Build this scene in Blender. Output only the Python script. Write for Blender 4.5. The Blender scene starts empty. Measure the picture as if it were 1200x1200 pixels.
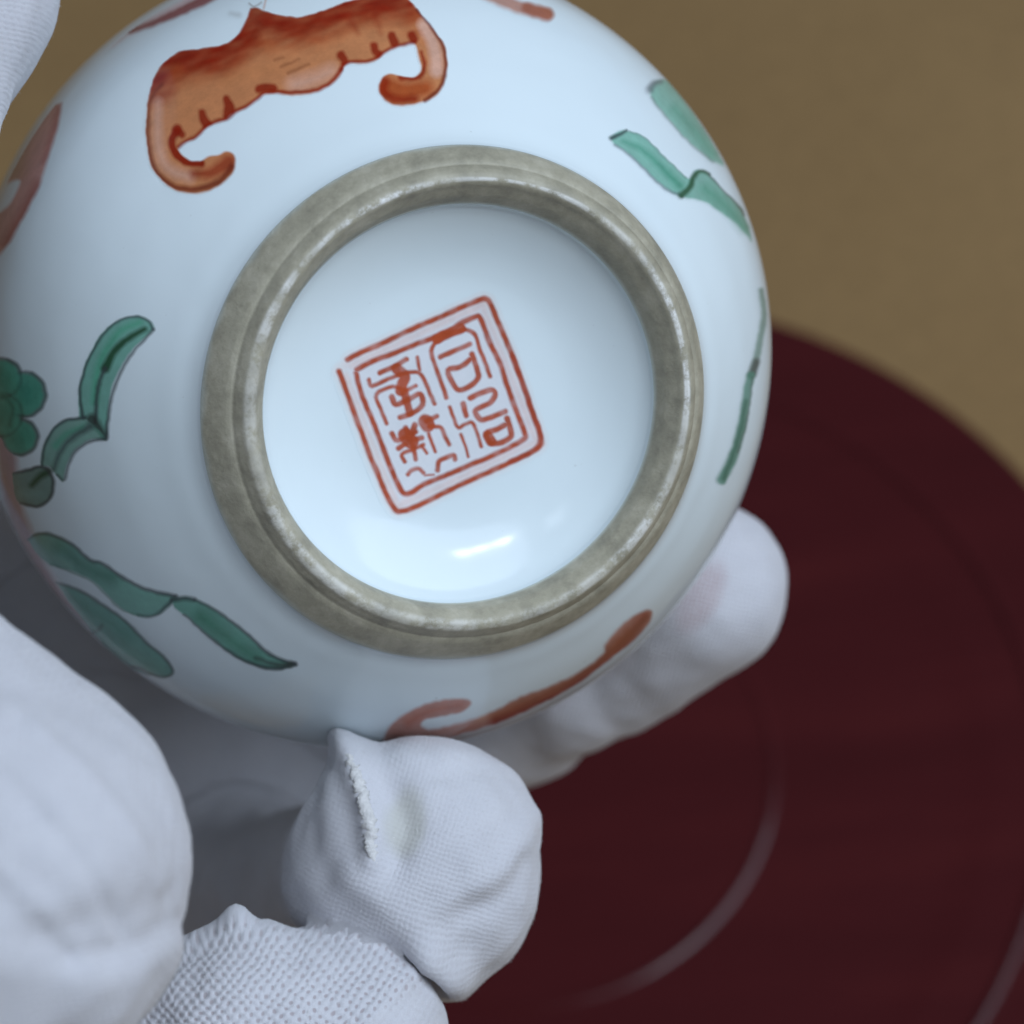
import bpy, math, random
import numpy as np
from mathutils import Vector, Matrix, noise
from mathutils.bvhtree import BVHTree

random.seed(3)
C = bpy.context.scene.collection
SC = bpy.context.scene
F_PX = 3270.0                      # focal length in photograph pixels (1200 px frame)

# ------------------------------------------------------------------ camera
CAM_LOC = Vector((0, 0, 0.35))
CAM_ROT = Matrix.Rotation(math.radians(7.8), 3, 'Y') @ Matrix.Rotation(math.radians(33.8), 3, 'X')
cam_data = bpy.data.cameras.new('camera')
cam_data.sensor_width = 36.0
cam_data.lens = 36.0 * F_PX / 1200.0
cam_data.clip_start = 0.01
cam_data.clip_end = 50.0
cam_data.dof.use_dof = True
cam_data.dof.focus_distance = 0.1945
cam_data.dof.aperture_fstop = 34.0
cam = bpy.data.objects.new('camera', cam_data)
cam.matrix_world = Matrix.Translation(CAM_LOC) @ CAM_ROT.to_4x4()
C.objects.link(cam)
SC.camera = cam

def at(px, py, d):                 # a pixel of the photograph at depth d (metres) -> world point
    return CAM_LOC + CAM_ROT @ Vector(((px - 600) / F_PX * d, (600 - py) / F_PX * d, -d))

# ------------------------------------------------------------------ room light
world = bpy.data.worlds.new('World')
SC.world = world
world.use_nodes = True
bg = world.node_tree.nodes['Background']
bg.inputs['Color'].default_value = (0.74, 0.84, 1.0, 1)
bg.inputs['Strength'].default_value = 0.10

JAR_C = at(437, 412, 0.22)

def area(name, cam_dir, dist, size, power, col, shape='SQUARE', size_y=None):
    l = bpy.data.lights.new(name, 'AREA')
    l.shape = shape
    l.size = size
    if size_y: l.size_y = size_y
    l.energy = power
    l.color = col
    o = bpy.data.objects.new(name, l)
    d = CAM_ROT @ Vector(cam_dir).normalized()
    o.location = JAR_C + d * dist
    o.rotation_euler = d.to_track_quat('Z', 'Y').to_euler()
    C.objects.link(o)
    return o

area('window_light', (0.53, 0.42, 0.76), 1.3, 1.25, 16.6, (0.70, 0.825, 1.0), 'DISK')
for k in range(3):
    area('ceiling_lamp_light', (0.35 + 0.085 * (k - 1), 0.27 + 0.035 * (k - 1), 0.87), 1.5,
         (0.085, 0.095, 0.11)[k], 1.0, (0.95, 0.98, 1.0), 'DISK')

area('second_window_light', (0.02, 0.20, 0.97), 1.5, 0.16, 0.4, (0.74, 0.85, 1.0))
SC.view_settings.view_transform = 'Standard'
SC.view_settings.look = 'None'
SC.view_settings.exposure = 0.07
SC.view_settings.gamma = 1.0
SC.cycles.use_denoising = True
SC.cycles.max_bounces = 8

# ------------------------------------------------------------------ helpers
def mesh_obj(name, verts, faces, mat, parent=None, smooth=True):
    me = bpy.data.meshes.new(name)
    me.from_pydata([tuple(v) for v in verts], [], [tuple(int(i) for i in f) for f in faces])
    me.update()
    if smooth:
        me.polygons.foreach_set('use_smooth', [True] * len(me.polygons))
    me.materials.append(mat)
    o = bpy.data.objects.new(name, me)
    C.objects.link(o)
    if parent: o.parent = parent
    return o

def empty(name, loc, label, cat):
    o = bpy.data.objects.new(name, None)
    o.location = loc
    o.empty_display_size = 0.01
    C.objects.link(o)
    o['label'] = label
    o['category'] = cat
    return o

class NT:
    def __init__(s, name):
        s.m = bpy.data.materials.new(name)
        s.m.use_nodes = True
        s.t = s.m.node_tree
        s.b = s.t.nodes['Principled BSDF']
    def n(s, typ, **kw):
        nd = s.t.nodes.new(typ)
        for k, v in kw.items(): setattr(nd, k, v)
        return nd
    def l(s, a, b): s.t.links.new(a, b)
    def noise(s, vec, scale, detail=4, rough=0.55):
        nd = s.n('ShaderNodeTexNoise')
        nd.inputs['Scale'].default_value = scale
        nd.inputs['Detail'].default_value = detail
        nd.inputs['Roughness'].default_value = rough
        if vec is not None: s.l(vec, nd.inputs['Vector'])
        return nd.outputs['Fac']
    def ramp(s, fac, stops):
        nd = s.n('ShaderNodeValToRGB')
        el = nd.color_ramp.elements
        while len(el) < len(stops): el.new(0.5)
        for e, (p, c) in zip(el, stops):
            e.position = p
            e.color = c if len(c) == 4 else (*c, 1)
        s.l(fac, nd.inputs['Fac'])
        return nd.outputs['Color']
    def mix(s, fac, a, b, blend='MIX'):
        nd = s.n('ShaderNodeMix', data_type='RGBA', blend_type=blend)
        for sock, v in ((nd.inputs['Factor'], fac), (nd.inputs['A'], a), (nd.inputs['B'], b)):
            if hasattr(v, 'links'): s.l(v, sock)
            elif isinstance(v, (int, float)): sock.default_value = v
            else: sock.default_value = (*v, 1) if len(v) == 3 else v
        return nd.outputs['Result']
    def math(s, op, a, b=None, clamp=False):
        nd = s.n('ShaderNodeMath', operation=op, use_clamp=clamp)
        for i, v in enumerate((a, b)):
            if v is None: continue
            if hasattr(v, 'links'): s.l(v, nd.inputs[i])
            else: nd.inputs[i].default_value = v
        return nd.outputs[0]
    def bump(s, h, strength, dist):
        nd = s.n('ShaderNodeBump')
        nd.inputs['Strength'].default_value = strength
        nd.inputs['Distance'].default_value = dist
        s.l(h, nd.inputs['Height'])
        s.l(nd.outputs['Normal'], s.b.inputs['Normal'])
        return nd
    def objco(s):
        return s.n('ShaderNodeTexCoord').outputs['Object']
    def attr(s, name):
        return s.n('ShaderNodeAttribute', attribute_name=name)

PORC = (0.70, 0.81, 0.83)

def glaze_base(t, painted):
    co = t.objco()
    f = t.noise(co, 55, 3)
    base = t.ramp(f, [(0.3, (0.735, 0.825, 0.85)), (0.7, (0.765, 0.855, 0.88))])
    spk = t.noise(co, 1500, 1)
    base = t.mix(t.ramp(spk, [(0.80, (0, 0, 0)), (0.84, (0.30, 0.30, 0.30))]), base, (0.40, 0.42, 0.40))
    if painted:
        a = t.attr('paint')
        br = t.noise(co, 700, 4, 0.7)
        pig = t.mix(0.35, a.outputs['Color'], t.ramp(br, [(0.3, (0.55, 0.55, 0.55)), (0.7, (1.25, 1.25, 1.25))]), 'MULTIPLY')
        base = t.mix(a.outputs['Alpha'], base, pig)
    t.l(base, t.b.inputs['Base Color'])
    t.b.inputs['Roughness'].default_value = 0.13
    t.b.inputs['IOR'].default_value = 1.5
    t.b.inputs['Specular IOR Level'].default_value = 0.27
    t.bump(t.noise(co, 120, 2), 0.14, 0.0008)
    return t.m

M_porc = glaze_base(NT('porcelain_glaze'), False)
M_paint = glaze_base(NT('overglaze_enamel'), True)

t = NT('unglazed_foot')
co = t.objco()
n1 = t.noise(co, 420, 5, 0.65)
n2 = t.noise(co, 1600, 3, 0.7)
c = t.ramp(n1, [(0.30, (0.29, 0.268, 0.203)), (0.52, (0.405, 0.375, 0.282)), (0.74, (0.51, 0.475, 0.372))])
c = t.mix(0.28, c, t.ramp(n2, [(0.3, (0.65, 0.65, 0.63)), (0.7, (1.15, 1.15, 1.12))]), 'MULTIPLY')
wr = t.attr('wear')
rg = t.noise(co, 520, 5, 0.75)
wf = t.math('MULTIPLY', wr.outputs['Fac'], t.ramp(rg, [(0.40, (0.0, 0.0, 0.0)), (0.54, (1, 1, 1))]), clamp=True)
c = t.mix(wf, c, (0.90, 0.90, 0.87))
ed = t.attr('glaze_edge')
c = t.mix(ed.outputs['Fac'], c, (0.66, 0.74, 0.70))
t.l(c, t.b.inputs['Base Color'])
t.b.inputs['Roughness'].default_value = 0.55
t.bump(t.math('ADD', n2, rg), 0.35, 0.00015)
M_foot = t.m

t = NT('red_lacquer')
co = t.objco()
mp = t.n('ShaderNodeMapping')
mp.inputs['Scale'].default_value = (14, 90, 40)
mp.inputs['Rotation'].default_value = (0, 0, 0.5)
t.l(co, mp.inputs['Vector'])
g = t.noise(mp.outputs['Vector'], 1.0, 5, 0.6)
c = t.ramp(g, [(0.3, (0.053, 0.0068, 0.0078)), (0.55, (0.061, 0.0078, 0.0090)), (0.75, (0.074, 0.0100, 0.0106))])
t.l(c, t.b.inputs['Base Color'])
t.b.inputs['Roughness'].default_value = 0.22
t.b.inputs['Specular IOR Level'].default_value = 0.30
t.bump(t.noise(co, 220, 3), 0.12, 0.0006)
M_lac = t.m

t = NT('brown_board')
co = t.objco()
c = t.ramp(t.noise(co, 9, 4), [(0.3, (0.255, 0.155, 0.064)), (0.7, (0.295, 0.183, 0.078))])
fib = t.noise(co, 420, 3, 0.7)
c = t.mix(0.35, c, t.ramp(fib, [(0.3, (0.7, 0.7, 0.7)), (0.7, (1.2, 1.2, 1.2))]), 'MULTIPLY')
t.l(c, t.b.inputs['Base Color'])
t.b.inputs['Roughness'].default_value = 0.75
t.b.inputs['Specular IOR Level'].default_value = 0.2
t.bump(fib, 0.3, 0.0004)
M_table = t.m

# ------------------------------------------------------------------ table and tray
TABLE_Z = -0.010
tb = mesh_obj('table_surface', [(-0.9, -0.6, TABLE_Z), (0.9, -0.6, TABLE_Z), (0.9, 1.2, TABLE_Z), (-0.9, 1.2, TABLE_Z),
                                (-0.9, -0.6, TABLE_Z - .03), (0.9, -0.6, TABLE_Z - .03), (0.9, 1.2, TABLE_Z - .03), (-0.9, 1.2, TABLE_Z - .03)],
              [(0, 1, 2, 3), (7, 6, 5, 4), (0, 4, 5, 1), (1, 5, 6, 2), (2, 6, 7, 3), (3, 7, 4, 0)], M_table, smooth=False)
tb['kind'] = 'structure'

def spline(pts, n):
    pts = [np.array(p, float) for p in pts]
    P = [2 * pts[0] - pts[1]] + pts + [2 * pts[-1] - pts[-2]]
    out = []
    for i in range(1, len(P) - 2):
        for k in range(n):
            u = k / n
            a, b, c_, d = P[i - 1], P[i], P[i + 1], P[i + 2]
            out.append(0.5 * ((2 * b) + (c_ - a) * u + (2 * a - 5 * b + 4 * c_ - d) * u * u + (3 * b - a - 3 * c_ + d) * u ** 3))
    out.append(pts[-1])
    return np.array(out)

def lathe(prof, seg, axis=None, origin=None, close=False):
    """prof: (r, z) in metres; returns verts, faces (normals out for prof running so that left-hand side is outside)."""
    prof = np.asarray(prof, float)
    n = len(prof)
    th = np.linspace(0, 2 * np.pi, seg, endpoint=False)
    V = np.zeros((n, seg, 3))
    V[..., 0] = prof[:, 0:1] * np.cos(th)
    V[..., 1] = prof[:, 0:1] * np.sin(th)
    V[..., 2] = prof[:, 1:2]
    i = np.arange(n if close else n - 1)[:, None]
    j = np.arange(seg)[None, :]
    i2 = (i + 1) % n
    a = i * seg + j; b = i * seg + (j + 1) % seg; c_ = i2 * seg + (j + 1) % seg; d = i2 * seg + j
    Fc = np.stack(np.broadcast_arrays(a, b, c_, d), -1).reshape(-1, 4)
    return V.reshape(-1, 3), Fc

TRAY_C = Vector((-0.0457, 0.1905, 0))
tray = empty('lacquer_tray', (TRAY_C.x, TRAY_C.y, TABLE_Z), 'round dark red lacquered wooden tray lying on the brown board', 'tray')
mm = 0.001
def tray_part(name, pr, n, seg=256):
    pr = spline([(r * mm, z * mm - TABLE_Z) for r, z in pr], n)
    v, f = lathe(pr[::-1], seg)
    f = f[:, ::-1] if False else f
    return mesh_obj(name, v, f[:, ::-1], M_lac, tray)
tray_part('floor', [(0.02, 0), (10, 0), (25, 0), (33.0, 0.0), (33.4, 0.02)], 6)
tray_part('ridge', [(33.4, 0.02), (34.2, 0.05), (34.7, 0.22), (35.1, 0.32), (35.5, 0.22), (36.0, 0.05), (37.0, 0.02)], 6)
tray_part('outer_floor', [(37.0, 0.02), (37.6, 0), (48, 0), (60, 0), (66, 0.3)], 6)
tray_part('rim', [(66, 0.3), (71.2, 0.36), (72.0, 0.50), (72.6, 0.78), (73.0, 0.88), (73.4, 0.80), (74.0, 0.66), (78, 0.70), (84, 0.9), (86.2, 1.0), (87.0, 0.4), (86.8, -0.6), (80, -2.5), (74, -5.5), (70, -7.0), (69.5, -9.9), (0.02, -9.95)], 6)

# ------------------------------------------------------------------ porcelain jar
def camvec(x, y, z): return CAM_ROT @ Vector((x, y, z))
foot_c = at(535, 475, 0.196)
AX = (foot_c - JAR_C).normalized()
JAR_M = Matrix.Translation(JAR_C) @ AX.to_track_quat('Z', 'Y').to_matrix().to_4x4()
jar = bpy.data.objects.new('porcelain_jar', None)
jar.empty_display_size = 0.01
jar.matrix_world = JAR_M
C.objects.link(jar)
jar['label'] = 'round white porcelain jar painted with red bats, held base up in the gloved hand'
jar['category'] = 'jar'

body_pts = [(11.0, -29.0), (13.2, -33.0), (13.6, -36.6), (14.6, -37.6), (15.7, -36.8), (15.6, -34.2), (17.5, -30.6), (22.5, -26.0), (27.0, -19.5), (29.9, -12.0),
            (31.1, -4.0), (31.05, 2.6), (29.9, 9.2), (27.4, 15.0), (24.0, 19.8), (20.6, 23.4), (19.1, 24.85), (18.5, 25.6), (18.26, 26.05)]
inner = [(11.0, -29.0), (16, -26.5), (21, -22.5), (25, -17.5), (27.6, -11.5), (28.7, -4), (28.4, 3), (27, 9), (24, 14.5), (19, 18.8), (10, 21.0), (0.02, 21.4)]
pr = np.vstack([spline(inner[::-1], 5)[:-1], spline(body_pts, 10)]) * mm
v, f = lathe(pr, 360)
body = mesh_obj('body', v, f, M_porc, jar)
foot_pts = [(17.72, 26.05), (17.58, 26.35), (17.15, 26.98), (16.62, 27.66), (16.34, 27.90), (16.14, 28.02), (15.98, 28.30), (15.72, 28.66), (15.48, 28.88), (15.12, 28.97), (14.80, 28.80), (14.50, 28.4), (14.15, 27.9), (13.95, 27.4), (13.82, 27.0), (13.72, 26.7)]
fp = spline(foot_pts, 6)
fp[:, 0] *= 1.03
v, f = lathe(fp * mm, 480)
rng = np.random.default_rng(5)
# hand-trimmed unevenness of the ring
ang = np.arctan2(v[:, 1], v[:, 0])
wob = 0.05 * np.sin(3 * ang + 1) + 0.04 * np.sin(7 * ang) + 0.025 * np.sin(17 * ang + 2) + 0.02 * np.sin(41 * ang)
k_in = np.clip((v[:, 2] / mm - 26.05) / 2.5, 0, 1)
v[:, 2] += wob * mm * k_in
off_l = JAR_M.to_3x3().inverted() @ (CAM_ROT @ Vector((0.30, 0.55, 0.0)))   # ring trimmed a little off centre
v[:, 0] += off_l.x * mm * k_in; v[:, 1] += off_l.y * mm * k_in
foot = mesh_obj('foot_ring', v, f, M_foot, jar)
rr = np.hypot(v[:, 0], v[:, 1]) / mm
pz = (v[:, 2] - wob * mm * k_in) / mm
vc = v @ np.array(CAM_ROT.transposed() @ JAR_M.to_3x3()).T
phi = np.arctan2(vc[:, 1], vc[:, 0])                     # where round the ring, as it is held
lowr = 0.5 - 0.5 * np.sin(phi + .5)                      # 1 at the worn lower right, 0 at the upper left
wear = np.exp(-((pz - 28.97 + .05 * lowr) / (0.030 + 0.14 * lowr ** 1.6 + .02 * np.sin(5 * ang))) ** 2) * (.95 - .50 * lowr)
wear *= np.clip(.62 + .5 * np.sin(3 * phi + 1.1) * np.sin(7 * phi + 2) + .35 * np.sin(13 * phi + .4) * np.sin(5 * phi), .45, 1)
wear_old = np.exp(-((rr - (15.42 + 0.12 * np.sin(2 * ang + .6) + 0.08 * np.sin(5 * ang))) / (0.30 + 0.10 * np.sin(ang * 2 - .5))) ** 2)
edgew = 1 + .35 * np.sin(9 * phi + 1) * np.sin(4 * phi) + .25 * np.sin(23 * phi)
edge = np.exp(-((pz - 26.05) / (0.25 * edgew)) ** 2) * .55 * (rr > 16.5) + np.exp(-((pz - 26.7) / 0.22) ** 2) * .7 * (rr < 15.5)
for nm, arr in (('wear', wear), ('glaze_edge', edge)):
    a = foot.data.attributes.new(nm, 'FLOAT', 'POINT')
    a.data.foreach_set('value', arr.astype(np.float32))
base_pts = [(14.13, 26.7), (13.95, 26.2), (13.45, 25.65), (12.6, 25.12), (11.6, 24.62), (10.5, 24.19), (9.3, 23.87), (8.0, 23.69), (5.5, 23.59), (3, 23.57), (0.02, 23.57)]
v, f = lathe(spline(base_pts, 8) * mm, 360)
kb = np.clip((26.7 - 26.05) / 2.5, 0, 1)
v[:, 0] += off_l.x * mm * kb; v[:, 1] += off_l.y * mm * kb
basep = mesh_obj('recessed_base', v, f, M_porc, jar)

# ------------------------------------------------------------------ painted decoration (overglaze enamel, a thin raised skin)
bpy.context.view_layer.update()
def jar_bvh(o):
    me = o.data
    vs = [v_.co.copy() for v_ in me.vertices]
    ps = [tuple(p.vertices) for p in me.polygons]
    return BVHTree.FromPolygons(vs, ps)
BV = {'body': jar_bvh(body), 'base': jar_bvh(basep)}
INV = JAR_M.inverted()
O_LOC = INV @ CAM_LOC
R_LOC = INV.to_3x3() @ CAM_ROT

# analytic profile normal for the outer body and the base
def prof_normals(P, prof):
    prof = np.asarray(prof)
    t_ = np.gradient(prof, axis=0)
    nrm = np.stack([t_[:, 1], -t_[:, 0]], 1)
    nrm /= np.linalg.norm(nrm, axis=1, keepdims=True) + 1e-12
    r = np.hypot(P[:, 0], P[:, 1])
    d = (r[:, None] - prof[None, :, 0]) ** 2 + (P[:, 2][:, None] - prof[None, :, 1]) ** 2
    i = d.argmin(1)
    # interpolate with the nearer neighbour
    out = np.zeros_like(P)
    j = np.clip(i + 1, 0, len(prof) - 1); h_ = np.clip(i - 1, 0, len(prof) - 1)
    ar = np.arange(len(P))
    use = np.where(d[ar, j] < d[ar, h_], j, h_)
    w = np.sqrt(d[ar, use]) / (np.sqrt(d[ar, i]) + np.sqrt(d[ar, use]) + 1e-12)
    nn = nrm[i] * w[:, None] + nrm[use] * (1 - w)[:, None]
    nn /= np.linalg.norm(nn, axis=1, keepdims=True)
    sgn = 1.0
    out[:, 0] = nn[:, 0] * P[:, 0] / np.maximum(r, 1e-9)
    out[:, 1] = nn[:, 0] * P[:, 1] / np.maximum(r, 1e-9)
    out[:, 2] = nn[:, 1]
    return out
PROF = {'body': spline(body_pts, 10) * mm, 'base': spline(base_pts, 8) * mm}

def seg_dist(P, L):
    """distance of points to a polyline, and the position 0..1 along it"""
    L = np.asarray(L, float)
    a, b = L[:-1], L[1:]
    ln = np.hypot(*(b - a).T)
    cum = np.concatenate([[0], np.cumsum(ln)])
    best = np.full(len(P), 1e9)
    tt = np.zeros(len(P))
    for k in range(len(a)):
        ab = b[k] - a[k]
        h = np.clip(((P - a[k]) @ ab) / max(ab @ ab, 1e-9), 0, 1)
        d = np.hypot(P[:, 0] - a[k, 0] - h * ab[0], P[:, 1] - a[k, 1] - h * ab[1])
        m = d < best
        best[m] = d[m]
        tt[m] = (cum[k] + h[m] * ln[k]) / cum[-1]
    return best, tt

def inside(P, L):
    x, y = P[:, 0], P[:, 1]
    r = np.zeros(len(P), bool)
    L = np.asarray(L)
    for (x0, y0), (x1, y1) in zip(L, np.roll(L, -1, 0)):
        if y0 == y1: continue
        c_ = ((y0 > y) != (y1 > y)) & (x < (x1 - x0) * (y - y0) / (y1 - y0) + x0)
        r ^= c_
    return r

class Painter:
    def __init__(s, P):
        s.P = P
        s.rgb = np.zeros((len(P), 3)); s.a = np.zeros(len(P))
        j = np.array([noise.noise_vector(Vector((p[0] * .12, p[1] * .12, 3.3)))[:2] for p in P])
        s.J = P + j * 0.9                       # an unsteady brush
    def lay(s, cov, col):
        col = np.asarray(col, float)
        na = cov + s.a * (1 - cov)
        s.rgb = np.where(na[:, None] > 1e-5, (col * cov[:, None] + s.rgb * (s.a * (1 - cov))[:, None]) / np.maximum(na, 1e-5)[:, None], col)
        s.a = na
    def fill(s, L, col, al=1.0, soft=2.0, curve=True, grow=0):
        L = spline(list(L) + [L[0]], 4) if curve else np.asarray(list(L) + [L[0]], float)
        d, _ = seg_dist(s.J, L)
        sd = np.where(inside(s.J, L), -d, d) - grow
        s.lay(al * np.clip(0.5 - sd / (2 * soft), 0, 1) ** 1.2, col)
        return sd
    def stroke(s, L, w0, w1, col, al=1.0, soft=1.6, curve=True, mask=None, dry=0.0):
        L = spline(L, 4) if curve and len(L) > 2 else np.asarray(L, float)
        d, t_ = seg_dist(s.J, L)
        w = (w0 + (w1 - w0) * t_) / 2
        cov = al * np.clip(0.5 - (d - w) / (2 * soft), 0, 1)
        if dry:
            nz = np.array([noise.noise(Vector(((x * .94 - y * .34) * .045, (x * .34 + y * .94) * .13, 7.7))) for x, y in s.P])
            cov = cov * np.clip(1 - dry * (0.5 + nz), 0, 1)
        if mask is not None: cov = cov * mask
        s.lay(cov, col)

def decal(name, box, step, paint, on='body', label=None):
    x0, y0, x1, y1 = box
    xs = np.arange(x0, x1 + step, step); ys = np.arange(y0, y1 + step, step)
    X, Y = np.meshgrid(xs, ys)
    P = np.stack([X.ravel(), Y.ravel()], 1)
    pt = Painter(P)
    paint(pt)
    A = pt.a.reshape(X.shape)
    need = A > 0.004
    g = need.copy()
    g[1:] |= need[:-1]; g[:-1] |= need[1:]; g[:, 1:] |= need[:, :-1]; g[:, :-1] |= need[:, 1:]
    ids = np.nonzero(g.ravel())[0]
    bv = BV[on]
    co = {}
    loc = []; keep = []
    for i in ids:
        px, py = P[i]
        d = R_LOC @ Vector(((px - 600) / F_PX, (600 - py) / F_PX, -1.0))
        h = bv.ray_cast(O_LOC, d.normalized())
        if h[0] is None: continue
        co[i] = len(loc); loc.append(h[0]); keep.append(i)
    loc = np.array(loc)
    nr = prof_normals(loc, PROF[on])
    alpha = pt.a[keep]
    V = loc + nr * (0.000010 + 0.00005 * np.clip(alpha, 0, 1))[:, None]
    W = len(xs)
    faces = []
    lim = 9 * step / F_PX * 0.2
    for r in range(len(ys) - 1):
        for q in np.nonzero(g[r, :-1] & g[r, 1:] & g[r + 1, :-1] & g[r + 1, 1:])[0]:
            i = r * W + q
            t4 = [co.get(i), co.get(i + W), co.get(i + W + 1), co.get(i + 1)]
            if None in t4: continue
            faces.append(t4)
    # drop quads that leap over the silhouette
    fa = np.array(faces)
    e = np.linalg.norm(V[fa[:, 0]] - V[fa[:, 2]], axis=1)
    fa = fa[e < lim]
    o = mesh_obj(name, V, fa, M_paint, jar)
    ca = o.data.attributes.new('paint', 'FLOAT_COLOR', 'POINT')
    ca.data.foreach_set('color', np.concatenate([np.clip(pt.rgb[keep], 0, 1), np.clip(alpha, 0, 1)[:, None]], 1).astype(np.float32).ravel())
    o.data.normals_split_custom_set_from_vertices([tuple(n_) for n_ in nr])
    if label: o['label'] = label
    return o

RED = (0.27, 0.013, 0.002); DRED = (0.17, 0.017, 0.008); TAN = (0.57, 0.215, 0.08); PALE = (0.72, 0.42, 0.31); ORG = (0.40, 0.058, 0.008)
GRN = (0.11, 0.36, 0.265); DGRN = (0.05, 0.19, 0.13); LINE = (0.055, 0.068, 0.072); OLIVE = (0.022, 0.075, 0.032)
PINK = (0.50, 0.20, 0.19); ROSE = (0.34, 0.085, 0.085)

BAT = [(294, 10), (290, 22), (284, 34), (278, 43), (262, 53), (240, 57), (216, 60), (204, 65), (192, 75), (183, 88), (176, 108), (172, 130), (171, 152), (173, 176), (178, 196), (190, 212), (206, 223), (224, 227), (242, 225), (260, 216), (272, 205), (276, 192), (274, 182), (266, 177), (258, 181), (246, 183), (234, 189), (222, 188), (212, 180), (210, 174), (216, 168), (228, 163), (238, 154), (246, 147), (262, 142), (272, 134), (286, 128), (300, 118), (310, 111), (322, 110), (340, 112), (357, 111), (373, 107), (387, 100), (397, 90), (405, 77), (413, 74), (427, 75), (440, 71), (450, 63), (460, 57), (472, 54), (485, 52), (490, 67), (493, 80), (490, 88), (480, 91), (468, 89), (457, 87), (448, 92), (444, 102), (447, 113), (457, 122), (473, 124), (490, 122), (507, 115), (517, 105), (523, 87), (524, 70), (520, 53), (510, 38), (498, 25), (490, 13), (482, 4), (470, -6), (445, -8), (418, 0), (400, 5), (382, 12), (365, 17), (353, 21), (340, 20), (330, 19), (314, 15), (302, 10)]

def paint_bat(p):
    sd = p.fill(BAT, TAN, 0.985, 1.8)
    m = np.clip(0.5 - sd / 3.0, 0, 1)
    # brushed red along the back, thinning downwards
    p.stroke([(182, 96), (196, 80), (222, 72), (262, 66), (292, 45), (330, 38), (370, 32), (415, 14), (470, 10), (494, 26)], 46, 34, ORG, 0.75, 14, mask=m, dry=.6)
    p.stroke([(180, 92), (192, 76), (216, 64), (262, 57), (286, 36), (300, 18), (340, 26), (372, 20), (418, 4), (474, 2)], 50, 42, RED, 0.98, 12, mask=m, dry=.3)
    p.stroke([(214, 66), (240, 74), (262, 84)], 18, 4, RED, 0.45, 8, mask=m)
    p.stroke([(206, 84), (200, 108)], 14, 4, ORG, 0.6, 7, mask=m)
    p.stroke([(410, 24), (420, 40)], 8, 3, RED, 0.5, 4, mask=m)
    p.stroke([(440, 18), (446, 40)], 8, 3, RED, 0.4, 4, mask=m)
    p.stroke([(186, 120), (186, 170), (198, 198), (222, 208)], 6, 12, PALE, 0.7, 6, mask=m)
    p.stroke([(346, 100), (372, 92), (388, 84)], 16, 12, PALE, 0.75, 9, mask=m)
    p.stroke([(496, 30), (509, 56), (512, 84)], 13, 15, PALE, 0.9, 4, mask=m)
    p.stroke([(266, 96), (300, 84), (336, 76)], 10, 10, TAN, 0.55, 9, mask=m)
    # curls
    p.stroke([(228, 204), (248, 203), (268, 190)], 10, 18, RED, 0.75, 5, mask=m)
    p.stroke([(208, 154), (202, 164), (204, 176), (216, 189), (236, 192)], 9, 9, RED, 0.95, 2, mask=m)
    p.stroke([(190, 100), (177, 118), (174, 150), (176, 180), (186, 204), (206, 219), (230, 222), (258, 213), (272, 196)], 3, 8, DRED, 0.8, 2.4, mask=m)
    p.stroke([(455, 104), (474, 108), (498, 104)], 26, 18, ORG, 0.8, 6, mask=m)
    p.stroke([(450, 96), (450, 108), (462, 117), (486, 117)], 12, 9, RED, 0.8, 3.5, mask=m)
    p.stroke([(494, 62), (497, 78), (491, 91), (470, 92)], 4, 7, RED, 0.85, 2, mask=m)
    p.stroke([(488, 12), (506, 34), (519, 56), (522, 82), (515, 104), (498, 118)], 3, 5, DRED, 0.8, 1.6)
    # scalloped lower edge
    p.stroke([(210, 172), (218, 166), (230, 160), (240, 150), (250, 144), (266, 139), (276, 131), (288, 125), (302, 116), (312, 108), (338, 109), (358, 108), (376, 104), (390, 95), (400, 82)], 4, 5, RED, 0.85, 1.8)
    p.stroke([(403, 76), (414, 72), (428, 73), (441, 68), (452, 60), (464, 55), (486, 50)], 4, 4, RED, 0.8, 1.6)
    for L, a_, b_ in (([(237, 132), (239, 140), (244, 148)], 8, 13), ([(266, 117), (269, 126), (269, 136)], 9, 15), ([(304, 105), (312, 103), (321, 104)], 10, 9),
                      ([(208, 152), (214, 158)], 12, 8), ([(400, 66), (404, 73), (401, 82)], 11, 7), ([(438, 54), (440, 61), (446, 66)], 9, 10), ([(459, 43), (462, 51)], 10, 11), ([(482, 42), (485, 47)], 10, 10)):
        p.stroke(L, a_, b_, RED, 0.9, 2.2, mask=m)
    for L in ([(322, 71), (332, 68)], [(330, 79), (350, 70)], [(338, 86), (352, 80), (362, 76)]):
        p.stroke(L, 4, 3, (0.30, 0.10, 0.04), 0.6, 1.6)
    p.stroke([(292, 4), (298, 8), (306, 3)], 2, 2, (.2, .14, .1), .6, 1.3)
    p.stroke([(309, 10), (313, -4)], 2, 2, TAN, .6, 1.3)
    p.stroke([(270, 16), (280, 18)], 4, 6, (.35, .36, .34), .45, 3)
decal('painted_bat', (160, -16, 536, 238), 1.0, paint_bat, label='iron red bat with spread curled wings, uppermost on the jar')

def leaf_lines(p, L, w=2.6, col=LINE, al=.9):
    p.stroke(list(L) + [L[0]], w, w, col, al, 1.4)

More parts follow.
